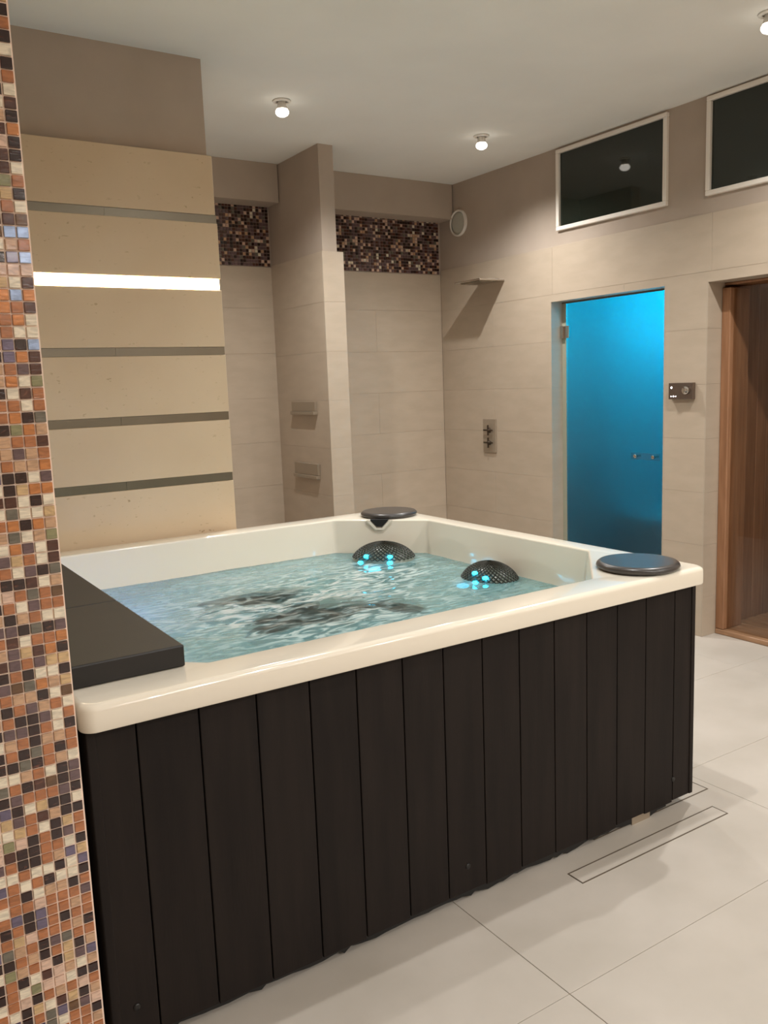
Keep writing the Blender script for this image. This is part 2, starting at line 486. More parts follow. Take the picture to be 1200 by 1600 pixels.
MOSAIC = {
    'K': srgb(42, 18, 15), 'D': srgb(76, 42, 31), 'C': srgb(170, 108, 68), 'O': srgb(190, 124, 74), 'T': srgb(192, 154, 122),
    'S': srgb(200, 168, 124), 'W': srgb(226, 214, 192), 'P': srgb(210, 178, 158), 'L': srgb(100, 78, 80), 'V': srgb(106, 96, 118),
    'G': srgb(106, 100, 88), 'E': srgb(136, 132, 96), 'B': srgb(100, 70, 44), 'I': srgb(150, 170, 205),
}
def glass_tile_mat(key, c):
    mt, nt, b = mat_new('mosaic_glass_' + key)
    geo = N(nt, 'ShaderNodeNewGeometry')
    oi = N(nt, 'ShaderNodeObjectInfo')
    mp = N(nt, 'ShaderNodeMapping'); mp.inputs['Scale'].default_value = (28, 28, 110)
    nt.links.new(geo.outputs['Position'], mp.inputs['Vector'])
    ns = N(nt, 'ShaderNodeTexNoise'); ns.inputs['Scale'].default_value = 1.0; ns.inputs['Detail'].default_value = 3; ns.inputs['Distortion'].default_value = 1.5
    nt.links.new(mp.outputs[0], ns.inputs['Vector'])
    rp = N(nt, 'ShaderNodeValToRGB')
    k = 0.72 if key not in 'KD' else 0.8
    hi = {'K': (110, 66, 50), 'D': (140, 92, 70)}.get(key)
    rp.color_ramp.elements[0].position = 0.3
    rp.color_ramp.elements[0].color = (c[0]*k, c[1]*k, c[2]*k, 1)
    rp.color_ramp.elements[1].position = 0.62
    rp.color_ramp.elements[1].color = (min(1, c[0]*1.12), min(1, c[1]*1.12), min(1, c[2]*1.12), 1)
    if hi:
        e = rp.color_ramp.elements.new(0.78); e.color = srgb(*hi)
    nt.links.new(ns.outputs['Fac'], rp.inputs['Fac'])
    nt.links.new(rp.outputs['Color'], b.inputs['Base Color'])
    b.inputs['Roughness'].default_value = 0.16
    bp = N(nt, 'ShaderNodeBump'); bp.inputs['Strength'].default_value = 0.25; bp.inputs['Distance'].default_value = 0.002
    nt.links.new(ns.outputs['Fac'], bp.inputs['Height']); nt.links.new(bp.outputs[0], b.inputs['Normal'])
    b.inputs['Coat Weight'].default_value = 0.3
    b.inputs['Coat Roughness'].default_value = 0.08
    if key in 'OIV':
        b.inputs['Metallic'].default_value = 0.25
    return mt
for key, c in MOSAIC.items():
    M['mosaic_' + key] = glass_tile_mat(key, c)
MIX = 'KKKKDDDCCCOOOTTTSSWWWPPLLVGGEB'
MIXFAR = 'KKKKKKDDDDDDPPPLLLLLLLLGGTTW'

def mosaic_stuff(name, parent, plane, off, u, v, pitch, gap, thick, mix, skip=None, known={}):
    """many small mosaic tiles joined in one mesh with one material slot per colour"""
    keys = list(MOSAIC)
    me = bpy.data.meshes.new(name)
    for k in keys: me.materials.append(M['mosaic_' + k])
    verts, faces, mats = [], [], []
    nu = int((u[1]-u[0]) / pitch); nv = int((v[1]-v[0]) / pitch)
    for i in range(nu):
        for j in range(nv):
            if skip and skip(i, j): continue
            kk = keys.index(known.get((i, j)) or random.choice(mix))
            a0 = u[1] - (i+1)*pitch + gap/2; a1 = a0 + pitch - gap
            b0 = v[0] + j*pitch + gap/2; b1 = b0 + pitch - gap
            t = thick + random.uniform(0, 0.0006)
            s = gap * 0.35
            n0 = len(verts)
            for (d, q) in ((0, 0), (t, s)):
                for (a, b) in ((a0+q, b0+q), (a1-q, b0+q), (a1-q, b1-q), (a0+q, b1-q)):
                    verts.append((a, off - d, b) if plane == 'Y' else (off - d, a, b))
            for f in ((4,5,6,7),(0,1,5,4),(1,2,6,5),(2,3,7,6),(3,0,4,7)):
                faces.append([n0 + q for q in f]); mats.append(kk)
    me.from_pydata(verts, [], faces)
    me.polygons.foreach_set('material_index', mats)
    me.update()
    o = link(name, me, parent)
    tag(o, kind='stuff')
    return o
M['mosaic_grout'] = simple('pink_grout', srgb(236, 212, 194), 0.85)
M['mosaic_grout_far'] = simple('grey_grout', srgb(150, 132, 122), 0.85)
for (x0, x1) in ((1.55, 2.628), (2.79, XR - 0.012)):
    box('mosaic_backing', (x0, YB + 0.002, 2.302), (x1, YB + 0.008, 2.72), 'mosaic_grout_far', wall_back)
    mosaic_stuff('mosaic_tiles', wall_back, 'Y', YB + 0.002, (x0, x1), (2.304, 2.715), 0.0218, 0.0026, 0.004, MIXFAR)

# ------------------------------------------------------------------ partition between the shower and the passage
wall_partition = slab_with_holes('wall_partition', 'Y', 4.68, YB + 0.007, (2.64, 2.741), (-0.1, CEIL), [], 'plaster')
tag(wall_partition, kind='structure')
tile_face(wall_partition, 'X', 2.632, 2.64, (4.6805, YB), (0.0, 2.307), 0.9, 0.3, 4.672, 0.207)
tile_face(wall_partition, 'X', 2.782, 2.741, (4.6805, YB), (0.0, 2.307), 0.9, 0.3, 4.672, 0.207)
tile_face(wall_partition, 'Y', 4.672, 4.68, (2.632, 2.782), (0.0, 2.307), 0.6, 0.3, 2.5, 0.207)

# ------------------------------------------------------------------ stone feature wall behind the tub
wall_feature = box('wall_feature', (-0.6, 3.746, -0.1), (1.547, YB + 0.1, CEIL), 'plaster')
tag(wall_feature, kind='structure')
strips = [(2.227, 2.262), (1.939, 1.988), (1.655, 1.690), (1.363, 1.399), (1.084, 1.121), (0.806, 0.843), (0.53, 0.566), (0.25, 0.286)]
top = 2.512
for i, (b0, b1) in enumerate(strips + [(0.0, 0.0)]):
    x1 = 1.546 if i == 0 else 1.553
    box('stone_slab', (0.345, 3.688, b1 + 0.0005), (x1, 3.745, top), 'stone', wall_feature, bevel=0.0015)
    top = b0 - 0.0005
for i, (b0, b1) in enumerate(strips):
    if i == 1:
        box('led_channel', (0.345, 3.705, b0), (1.552, 3.745, b1), 'white_metal', wall_feature)
        continue
    # two lengths of mirror butted together
    box('mirror_strip', (0.345, 3.694, b0 + 0.0005), (1.06, 3.744, b1 - 0.0005), 'mirror_strip', wall_feature)
    box('mirror_strip', (1.061, 3.694, b0 + 0.0005), (1.552, 3.744, b1 - 0.0005), 'mirror_strip', wall_feature)
led = empty('led_light_strip', (0.95, 3.70, 1.939), label='glowing warm white light strip set between the limestone slabs', cat='light strip')
bm = bmesh.new(); bm_box(bm, (-0.6, -0.014, 0.002), (0.596, 0.004, 0.047), 0.006, 3)
link('diffuser', bm_mesh('diffuser', bm, 'led_strip'), led, (0.95, 3.70, 1.939))

# ------------------------------------------------------------------ mosaic wall end in the left foreground
MX, MY, PITCH_M, GAP_M = 0.3485, 1.690, 0.02205, 0.0027
wall_left = box('wall_left', (-0.6, MY + 0.003, -0.1), (MX, 3.745, CEIL), 'plaster')
tag(wall_left, kind='structure')
box('mosaic_backing', (-0.6, MY + 0.0005, 0.0), (MX, MY + 0.0031, CEIL - 0.001), 'mosaic_grout', wall_left)
MZ0 = 0.01764
NU = int((MX - 0.0015 + 0.6) / PITCH_M); NV = int((CEIL - MZ0) / PITCH_M)
def project(P):
    d = Vector(P) - Vector((0, 0, CAM_H))
    z = d.dot(fw)
    return 600 + FPX * d.dot(rt) / z, 800 - FPX * d.dot(up) / z
# the tiles that show largest become parts, the rest one joined part
cand = []
for i in range(NU):
    for j in range(NV):
        px, py = project((MX - 0.0015 - (i+0.5)*PITCH_M, MY, MZ0 + (j+0.5)*PITCH_M))
        if px > 2 and -6 < py < 1606:
            cand.append((i, j, px, py))
MOSAIC_MAP = {}
MOSAIC_ROWS = {8: 'CC', 9: 'TCC', 10: 'KCCW', 11: 'PLBVGCK', 12: 'TKSDWSKW', 13: 'CPCTCKPCW', 14: 'KKWPPEWCK', 15: 'TWTPDWKCK', 16: 'VLSKPCTEW', 17: 'TKSCKTCKK', 18: 'CCGLKCTG', 19: 'KTCCCPSC', 20: 'CCKCVKCK', 21: 'CTCCVKVC', 22: 'LCCCPCCW', 23: 'CKTTWKCC', 24: 'KWWKCWCV', 25: 'VWKWWCWW', 26: 'SVTCKKCL', 27: 'KWCCKKDP', 28: 'CLKCKPEP', 29: 'CSKWCSWW', 30: 'KKTDCLSW', 31: 'WKKSWKVK', 32: 'KLCCCLKL', 33: 'LKBDKCGK', 34: 'LKWCTWWC', 35: 'WTCKGKKG', 36: 'CKCGKCK', 37: 'CTTKCTW', 38: 'KWCKLLK', 39: 'CWLKKCT', 40: 'WCTLCKL', 41: 'BWKTTCK', 42: 'STOGBLC', 43: 'KWWKCKW', 44: 'SSLCLDK', 45: 'KODSLTC', 46: 'OCCWDC', 47: 'LKGKLL', 48: 'WWCTKT', 49: 'CCLWCK', 50: 'BCGCPW', 51: 'TWDKKC', 52: 'GKLWCL', 53: 'DWCSLC', 54: 'DWLOWP', 55: 'ETWGT', 56: 'TOKOC', 57: 'SWWGW', 58: 'WKWDD', 59: 'OOSKW', 60: 'LWKKV', 61: 'OTTCK', 62: 'CTLTC', 63: 'DCCTW', 64: 'TOEK', 65: 'GKOC', 66: 'CWCC', 67: 'CDWK', 68: 'EWOT', 69: 'DLCT', 70: 'DOVK', 71: 'IKV', 72: 'WWC', 73: 'WOC', 74: 'DCO', 75: 'OIO', 76: 'DWS', 77: 'PPP', 78: 'IVK', 79: 'CTW', 80: 'II', 81: 'BD', 82: 'WC', 83: 'KS', 84: 'CE', 85: 'WD', 86: 'KD', 87: 'KP', 88: 'OD', 89: 'KT', 90: 'DW', 91: 'WK', 92: 'CT', 93: 'KC', 94: 'W', 95: 'K', 96: 'C', 97: 'K', 98: 'S', 99: 'C'}
for j_, row in MOSAIC_ROWS.items():
    for i_, ch in enumerate(row):
        MOSAIC_MAP[(i_, j_)] = ch
def shown_area(c):
    x0, x1 = MX - 0.0015 - (c[0]+1)*PITCH_M, MX - 0.0015 - c[0]*PITCH_M
    z0 = MZ0 + c[1]*PITCH_M
    a, b, d = project((x0, MY, z0)), project((x1, MY, z0)), project((x0, MY, z0 + PITCH_M))
    wpx = max(0.0, b[0]) - max(0.0, a[0])
    hpx = min(1600.0, max(0.0, a[1])) - min(1600.0, max(0.0, d[1]))
    return wpx * hpx
cand.sort(key=shown_area, reverse=True)
single = {(c[0], c[1]) for c in cand[:300]}
tile_mesh = {}
for key in MOSAIC:
    bm = bmesh.new()
    s = (PITCH_M - GAP_M) / 2
    bm_box(bm, (-s, -0.0042, -s), (s, 0.0, s), 0.0007, 1)
    tile_mesh[key] = bm_mesh('mosaic_tile', bm, 'mosaic_' + key)
for (i, j) in sorted(single):
    key = MOSAIC_MAP.get((i, j)) or random.choice(MIX)
    o = link('mosaic_tile', tile_mesh[key], wall_left, (MX - 0.0015 - (i+0.5)*PITCH_M, MY + 0.001, MZ0 + (j+0.5)*PITCH_M))
mosaic_stuff('mosaic_tiles', wall_left, 'Y', MY + 0.001, (-0.6, MX - 0.0015), (MZ0, CEIL), PITCH_M, GAP_M, 0.0038, MIX,
             skip=lambda i, j: (i, j) in single, known=MOSAIC_MAP)

# ------------------------------------------------------------------ the rest of the room behind the camera
wl = box('wall_west', (XL - 0.1, YN - 0.1, -0.1), (XL, 3.745, CEIL), 'plaster'); tag(wl, kind='structure')
wn = box('wall_near', (XL, YN - 0.1, -0.1), (XR + 0.15, YN, CEIL), 'tile'); tag(wn, kind='structure')

# ------------------------------------------------------------------ steam room behind the misted glass door
ws = slab_with_holes('wall_steam', 'X', 5.55, 5.65, (3.15, 4.60), (-0.1, 2.40), [], 'steam_wall'); tag(ws, kind='structure')
for y0, y1 in ((3.13, 3.19), (4.50, 4.60)):
    box('side_wall', (XR + 0.151, y0, -0.1), (5.549, y1, 2.40), 'steam_wall', ws)
box('vault', (XR + 0.151, 3.13, 2.16), (5.65, 4.60, 2.26), 'steam_wall', ws)
box('steam_floor', (XR + 0.151, 3.19, -0.1), (5.55, 4.50, -0.001), 'steam_wall', ws)
# curved bench along the far wall of the steam room
prof = []
for k in range(13):
    t = k / 12
    y = 3.192 + t * 1.306
    prof.append((y, 5.05 - 0.16 * math.sin(math.pi * t)))
verts, faces = [], []
for (y, x) in prof:
    verts += [(x, y, 0.0), (x, y, 0.42), (x - 0.03, y, 0.46), (5.549, y, 0.46)]
for k in range(12):
    for q in range(3):
        faces.append((k*4+q, k*4+q+1, (k+1)*4+q+1, (k+1)*4+q))
faces += [(0, 1, 2, 3), tuple(12*4+q for q in (3, 2, 1, 0))]
bench = link('steam_bench', mesh_from('steam_bench', verts, faces, 'steam_bench'))
tag(bench, 'curved tiled bench dimly seen through the misted blue door', 'bench')
sl = empty('steam_lamp', (4.50, 3.46, 2.16), label='cyan lamp glowing at the top of the steam room behind the misted door', cat='lamp')
lathe('lens', [(0.001, -0.03), (0.05, -0.03), (0.055, -0.015), (0.055, -0.0)], simple('cyan_lens', srgb(0, 220, 255), 0.4, emit=(0.0, 0.55, 1.0, 1), estr=30), sl, (4.50, 3.46, 2.16))
ld = bpy.data.lights.new('steam_light', 'POINT'); ld.energy = 88; ld.color = (0.0, 0.56, 0.95); ld.shadow_soft_size = 0.06
lo = bpy.data.objects.new('steam_light', ld); COL.objects.link(lo); lo.parent = sl; lo.location = (0, 0, -0.08)

hz = box('steam_haze', (XR + 0.153, 3.192, 0.0005), (4.855, 4.498, 2.125), 'steam_wall')
vm = bpy.data.materials.new('steam'); vm.use_nodes = True
vm.node_tree.nodes.remove(vm.node_tree.nodes['Principled BSDF'])
vs_ = vm.node_tree.nodes.new('ShaderNodeVolumeScatter'); vs_.inputs['Density'].default_value = 0.9; vs_.inputs['Color'].default_value = (0.9, 0.95, 1, 1)
vm.node_tree.links.new(vs_.outputs[0], vm.node_tree.nodes['Material Output'].inputs['Volume'])
hz.data.materials[0] = vm
tag(hz, 'blue lit steam filling the cabin behind the glass door', 'steam', kind='stuff')
d1 = empty('door_1', (XR + 0.10, 3.72, 0.0), kind='structure')
box('glass_pane', (XR + 0.100, 3.300, 0.012), (XR + 0.108, 4.155, 1.972), 'steam_glass', d1)
box('gasket', (XR + 0.098, 4.156, 0.012), (XR + 0.110, 4.1915, 1.975), 'gasket', d1)
box('head_rail', (XR + 0.096, 3.287, 1.974), (XR + 0.112, 4.19, 1.983), 'gap_dark', d1)
for z in (1.79, 0.22):
    h = box('hinge', (XR + 0.088, 4.122, z - 0.04), (XR + 0.099, 4.162, z + 0.04), 'chrome', d1, bevel=0.003, seg=2)
    box('hinge_leaf', (XR + 0.075, 4.162, z - 0.04), (XR + 0.112, 4.190, z + 0.04), 'chrome', h, bevel=0.002)
hd = box('door_handle', (XR + 0.060, 3.36, 0.985), (XR + 0.070, 3.575, 1.025), 'handle_glass', d1, bevel=0.002)
for y in (3.40, 3.535):
    lathe('stud', [(0.009, -0.012), (0.012, -0.010), (0.012, 0.0), (0.007, 0.0), (0.007, 0.041)], 'chrome', hd, (XR + 0.060, y, 1.005), axis='X', seg=20)

# ------------------------------------------------------------------ sauna behind the second opening
SX = 4.177
d2 = empty('door_2', (SX, 2.55, 0.0), kind='structure')
box('door_jamb', (SX, 2.945, 0.032), (SX + 0.17, 2.998, 1.945), 'wood', d2, bevel=0.003)
box('door_jamb', (SX, 2.09, 0.032), (SX + 0.17, 2.143, 1.945), 'wood', d2, bevel=0.003)
box('door_head', (SX + 0.02, 2.09, 1.960), (SX + 0.17, 2.998, 1.973), 'wood', d2, bevel=0.003)
box('threshold', (SX - 0.002, 2.09, 0.0), (SX + 0.19, 2.998, 0.03), 'wood_floor', d2, bevel=0.004)
box('glass_pane', (SX + 0.03, 2.146, 0.034), (SX + 0.038, 2.943, 1.943), 'sauna_glass', d2)
wsa = box('wall_sauna', (6.0, 1.6, -0.1), (6.08, 3.12, 2.25), 'wood'); tag(wsa, kind='structure')
x = SX + 0.172
k = 0
while x < 5.99:
    box('wall_board', (x, 3.012, 0.0), (min(x + 0.096, 5.999), 3.030, 2.15), 'wood', wsa, bevel=0.0015)
    x += 0.098
y = 1.70
while y < 3.0:
    box('wall_board', (5.98, y, 0.0), (5.999, y + 0.096, 2.15), 'wood', wsa, bevel=0.003)
    y += 0.098
box('sauna_side', (XR + 0.151, 3.031, -0.1), (6.0, 3.12, 2.25), 'wood', wsa)
box('sauna_side', (XR + 0.151, 1.6, -0.1), (6.0, 1.69, 2.25), 'wood', wsa)
box('sauna_ceiling', (XR + 0.151, 1.6, 2.16), (6.0, 3.12, 2.25), 'wood', wsa)
box('sauna_subfloor', (XR + 0.151, 1.69, -0.1), (6.0, 3.031, -0.002), 'wood', wsa)
x = SX + 0.20
while x < 5.9:
    box('floor_slat', (x, 1.72, 0.004), (x + 0.085, 3.008, 0.030), 'wood_floor', wsa, bevel=0.004)
    x += 0.10

# ------------------------------------------------------------------ clerestory windows
for n, (W, lab) in enumerate(((WIN1, ''), (WIN2, ''))):
    y0, y1, z0, z1 = W
    wd = empty('window_%d' % (n + 1), (XR, (y0+y1)/2, z0), kind='structure')
    f = 0.030
    x0, x1 = XR - 0.014, XR + 0.045
    box('frame_rail', (x0, y0 - f + 0.004, z0 - f + 0.004), (x1 - 0.03, y1 + f - 0.004, z0 + 0.0), 'white_frame', wd, bevel=0.003)
    box('frame_rail', (x0, y0 - f + 0.004, z1), (x1 - 0.03, y1 + f - 0.004, z1 + f - 0.006), 'white_frame', wd, bevel=0.003)
    box('frame_stile', (x0, y0 - f + 0.004, z0 + 0.0005), (x1 - 0.03, y0, z1 - 0.0005), 'white_frame', wd, bevel=0.003)
    box('frame_stile', (x0, y1, z0 + 0.0005), (x1 - 0.03, y1 + f - 0.004, z1 - 0.0005), 'white_frame', wd, bevel=0.003)
    box('glass_pane', (XR + 0.004, y0 + 0.001, z0 + 0.001), (XR + 0.012, y1 - 0.001, z1 - 0.001), 'dark_glass', wd)

# ------------------------------------------------------------------ ceiling spot lights
def downlight(x, y, watts, label, cone=172, blend=0.7):
    t = empty('ceiling_spotlight', (x, y, CEIL), label=label, cat='spotlight', group='ceiling spotlights')
    lathe('trim_ring', [(0.028, -0.0005), (0.045, -0.0005), (0.047, -0.003), (0.044, -0.008), (0.030, -0.010), (0.028, -0.006)], 'white_metal', t, (x, y, CEIL), seg=36, cap=False)
    lathe('lamp_holder', [(0.019, -0.0008), (0.020, -0.012), (0.024, -0.028), (0.030, -0.042), (0.027, -0.042), (0.021, -0.028), (0.016, -0.0010)], 'white_metal', t, (x, y, CEIL), seg=32, cap=False)
    lathe('bulb', [(0.004, -0.040), (0.026, -0.041), (0.034, -0.052), (0.034, -0.060), (0.028, -0.070), (0.015, -0.077), (0.001, -0.079)], 'bulb', t, (x, y, CEIL), seg=32)
    d = bpy.data.lights.new('spot', 'SPOT')
    d.energy = watts; d.color = LAMP_COL; d.spot_size = math.radians(cone); d.spot_blend = blend; d.shadow_soft_size = 0.022
    l = bpy.data.objects.new('spot', d); COL.objects.link(l); l.parent = t; l.location = (0, 0, -0.086)
    return t
names = ['lit ceiling spotlight above the passage beside the limestone wall', 'lit ceiling spotlight in front of the shower corner', 'lit ceiling spotlight near the sauna doorway, at the right edge']
for (x, y), lb in zip(LAMPS_VIEW, names):
    downlight(x, y, LAMP_W, lb, 150, 0.9)
rows_ = {1.89: 'row right above the tub', 0.10: 'first row before the tub', -1.75: 'second row before the tub', -3.75: 'third row before the tub', -5.75: 'last row before the tub'}
for x, y in LAMPS_NEAR:
    downlight(x, y, LAMP_W_NEAR * {1.89: 0.9, 0.10: 0.5, -1.75: 1.6, -3.75: 1.9, -5.75: 1.7}[y], 'ceiling spotlight in the %s, %s' % (rows_[y], 'nearer the sauna wall' if x > 3 else 'mid room'), 160 if y > 1 else 174, 0.8 if y > 1 else 0.5)

# ------------------------------------------------------------------ hot tub
TX0, TX1, TY0, TY1 = 0.372, 2.412, 1.762, 3.667
RIM_T, RIM_B, SKB = 0.8605, 0.800, 0.033
WATER = 0.703
tub = empty('hot_tub', (1.4, 2.7, 0.0), label='square hot tub with cream acrylic rim and dark vertical plank skirt', cat='hot tub')
NC = 10
def loop_outer(ins, r, z):
    x0, x1, y0, y1 = TX0 + ins, TX1 - ins, TY0 + ins, TY1 - ins
    pts = []
    for (cx, cy, a0) in ((x1 - r, y0 + r, -90), (x1 - r, y1 - r, 0), (x0 + r, y1 - r, 90), (x0 + r, y0 + r, 180)):
        for k in range(NC):
            a = math.radians(a0 + 90.0 * k / (NC - 1))
            pts.append((cx + r * math.cos(a), cy + r * math.sin(a), z))
    return pts
IX0, IX1, IY0, IY1 = 0.600, 2.314, 1.885, 3.543
def loop_inner(d, z, ch=0.325, chl=0.10, dl=None):
    """octagon inset by d from the basin edge, chamfer corners softly rounded"""
    x0, x1, y0, y1 = IX0 + d, IX1 - d, IY0 + d, IY1 - d
    cR = max(ch - d * 0.586, 0.02); cL = max(chl - d * 0.586, 0.02)
    pts = []
    def corner(ax, ay, vx, vy, bx, by):
        # a -> b is the chamfer; round both ends a little by pulling along the sides
        A, B, Vv = Vector((ax, ay)), Vector((bx, by)), Vector((vx, vy))
        e = 0.04
        A0 = A + (A - Vv).normalized() * 0.012
        B0 = B + (B - Vv).normalized() * 0.012
        A1, B1 = A.lerp(B, e), B.lerp(A, e)
        seq = []
        for k in range(4):
            t = k / 3
            seq.append((A0.lerp(A, t)).lerp(A.lerp(A1, t), t))
        seq.append(A1.lerp(B1, 0.33)); seq.append(A1.lerp(B1, 0.66))
        for k in range(4):
            t = k / 3
            seq.append((B1.lerp(B, t)).lerp(B.lerp(B0, t), t))
        for p in seq: pts.append((p.x, p.y, z))
    corner(x1 - cR, y0, x1, y0, x1, y0 + cR)
    corner(x1, y1 - cR, x1, y1, x1 - cR, y1)
    corner(x0 + cL, y1, x0, y1, x0, y1 - cL)
    corner(x0, y0 + cL, x0, y0, x0 + cL, y0)
    return pts
loops = [loop_outer(0.030, 0.024, RIM_B + 0.004), loop_outer(0.003, 0.032, RIM_B), loop_outer(0.0, 0.034, RIM_B + 0.005), loop_outer(0.001, 0.034, RIM_T - 0.016)]
for a in (20, 40, 60, 80, 90):
    ar = math.radians(a)
    loops.append(loop_outer(0.001 + 0.015 * (1 - math.cos(ar)), 0.034, RIM_T - 0.016 + 0.015 * math.sin(ar)))
loops.append(loop_inner(-0.009, RIM_T))
for a in (25, 50, 75, 90):
    ar = math.radians(a)
    loops.append(loop_inner(-0.009 + 0.008 * math.sin(ar), RIM_T - 0.008 * (1 - math.cos(ar))))
loops += [loop_inner(0.012, WATER + 0.02), loop_inner(0.03, 0.60), loop_inner(0.075, 0.50), loop_inner(0.11, 0.475), loop_inner(0.36, 0.45),
          loop_inner(0.41, 0.43), loop_inner(0.46, 0.16), loop_inner(0.52, 0.12)]
verts, faces = [], []
for lp in loops: verts += lp
n = 4 * NC
for q in range(len(loops) - 1):
    for k in range(n):
        j = (k + 1) % n
        faces.append((q*n+k, q*n+j, (q+1)*n+j, (q+1)*n+k))
faces.append([(len(loops)-1)*n + k for k in range(n)])
bm = bmesh.new()
me = mesh_from('tub_shell', verts, faces, 'acrylic')
shell = link('tub_shell', me, tub)
autosmooth(shell, 40)
tag(shell, label='cream white acrylic tub shell with a broad rim')

# skirt planks
edges = [v * 1.0331 for v in (0.481, 0.621, 0.760, 0.898, 1.029, 1.167, 1.297, 1.430, 1.564, 1.699, 1.832, 1.964, 2.095, 2.233)]
SY = 1.811
pl_edges = [0.395] + edges + [2.406]
def ragged(name, x0, x1, parent):
    """front plank with eased long edges and a slightly uneven sawn foot"""
    o = box(name, (x0 + 0.0015, SY, SKB + random.uniform(-0.004, 0.004)), (x1 - 0.0015, SY + 0.016, RIM_B + 0.002), 'plank', parent, bevel=0.0022, seg=2)
    return o
for k in range(len(pl_edges) - 1):
    p = ragged('skirt_plank', pl_edges[k], pl_edges[k+1], tub)
    if k in (0, 7, 14):
        xc = (pl_edges[k] + pl_edges[k+1]) / 2
        lathe('screw_head', [(0.001, -0.003), (0.007, -0.0028), (0.009, -0.001), (0.009, 0.002)], 'screw', p, (xc if k < 14 else 2.31, SY, 0.115), axis='Y', seg=16)
for px, s in ((2.406, 1), (0.395, -1)):
    y = SY + 0.02
    while y < 3.62:
        a, b = (px - 0.016, px) if s > 0 else (px, px + 0.016)
        box('skirt_plank', (a, y, SKB), (b, min(y + 0.135, 3.64), RIM_B + 0.002), 'plank', tub, bevel=0.0022, seg=2)
        y += 0.1385
box('corner_post', (2.392, SY - 0.004, SKB + 0.004), (2.411, SY + 0.019, RIM_B + 0.002), 'plank', tub, bevel=0.003, seg=2)
box('corner_post', (0.388, SY - 0.004, SKB + 0.004), (0.410, SY + 0.019, RIM_B + 0.002), 'plank', tub, bevel=0.003, seg=2)
box('tub_base', (0.43, SY + 0.06, 0.0), (2.33, 3.60, 0.07), 'black', tub)
# ragged black fringe peeping out below the planks, extended up to block light leaks
random.seed(3)
verts, faces = [], []
x = 0.40; i = 0
prev = None
while x < 2.31:
    z = 0.002 + random.uniform(0.0, 0.016)
    verts += [(x, SY + 0.0165, 0.785), (x, SY + 0.0165, z), (x, SY + 0.040, z), (x, SY + 0.040, 0.785)]
    x += random.uniform(0.012, 0.05)
cnt = len(verts) // 4
for q in range(cnt - 1):
    for r in range(4):
        faces.append((q*4+r, q*4+(r+1) % 4, (q+1)*4+(r+1) % 4, (q+1)*4+r))
faces += [(0, 1, 2, 3), tuple(4*(cnt-1)+r for r in (3, 2, 1, 0))]
link('underlay_light_block', mesh_from('underlay_light_block', verts, faces, 'black'), tub)
box('foot', (2.12, SY + 0.0150, 0.0), (2.21, SY + 0.0163, 0.03), 'grey_plate', tub)

# far corner spout: dark V notch with a cream lip under the round lid
chA = Vector((2.314 - 0.325, 3.543)); chB = Vector((2.314, 3.543 - 0.325))
mid = chA.lerp(chB, 0.5); along = (chB - chA).normalized(); outw = Vector((-along.y, along.x))
if outw.dot(Vector((1.4, 2.7)) - mid) < 0: outw = -outw      # towards the basin
def chp(a, o, z): return (mid.x + along.x*a + outw.x*o, mid.y + along.y*a + outw.y*o, z)
vv, ff = [], []
for o_ in (-0.01, 0.016):
    vv += [chp(-0.045, o_, RIM_T + 0.004), chp(0.045, o_, RIM_T + 0.004), chp(0.012, o_, RIM_T - 0.030), chp(-0.012, o_, RIM_T - 0.030)]
ff = [(0,1,2,3), (7,6,5,4), (0,4,5,1), (1,5,6,2), (2,6,7,3), (3,7,4,0)]
sp = link('waterfall_spout', mesh_from('waterfall_spout', vv, ff, 'black'), tub)
tag(sp, label='dark V-shaped waterfall notch under the far lid')
vv = []
outl = [(-0.062, 0.0), (-0.045, 0.0), (-0.014, -0.034), (0.014, -0.034), (0.045, 0.0), (0.062, 0.0), (0.020, -0.044), (-0.020, -0.044)]
for o_ in (0.0, 0.021):
    vv += [chp(a, o_ - 0.002, RIM_T - 0.001 + z) for a, z in outl]
quads = [(0, 1, 2, 7), (2, 3, 6, 7), (3, 4, 5, 6)]
ff = [q for q in quads] + [tuple(8 + i for i in q)[::-1] for q in quads]
ring = [0, 1, 2, 3, 4, 5, 6, 7]
ff += [(ring[i], ring[(i+1) % 8], 8 + ring[(i+1) % 8], 8 + ring[i]) for i in range(8)]
link('spout_lip', mesh_from('spout_lip', vv, ff, 'acrylic'), sp)

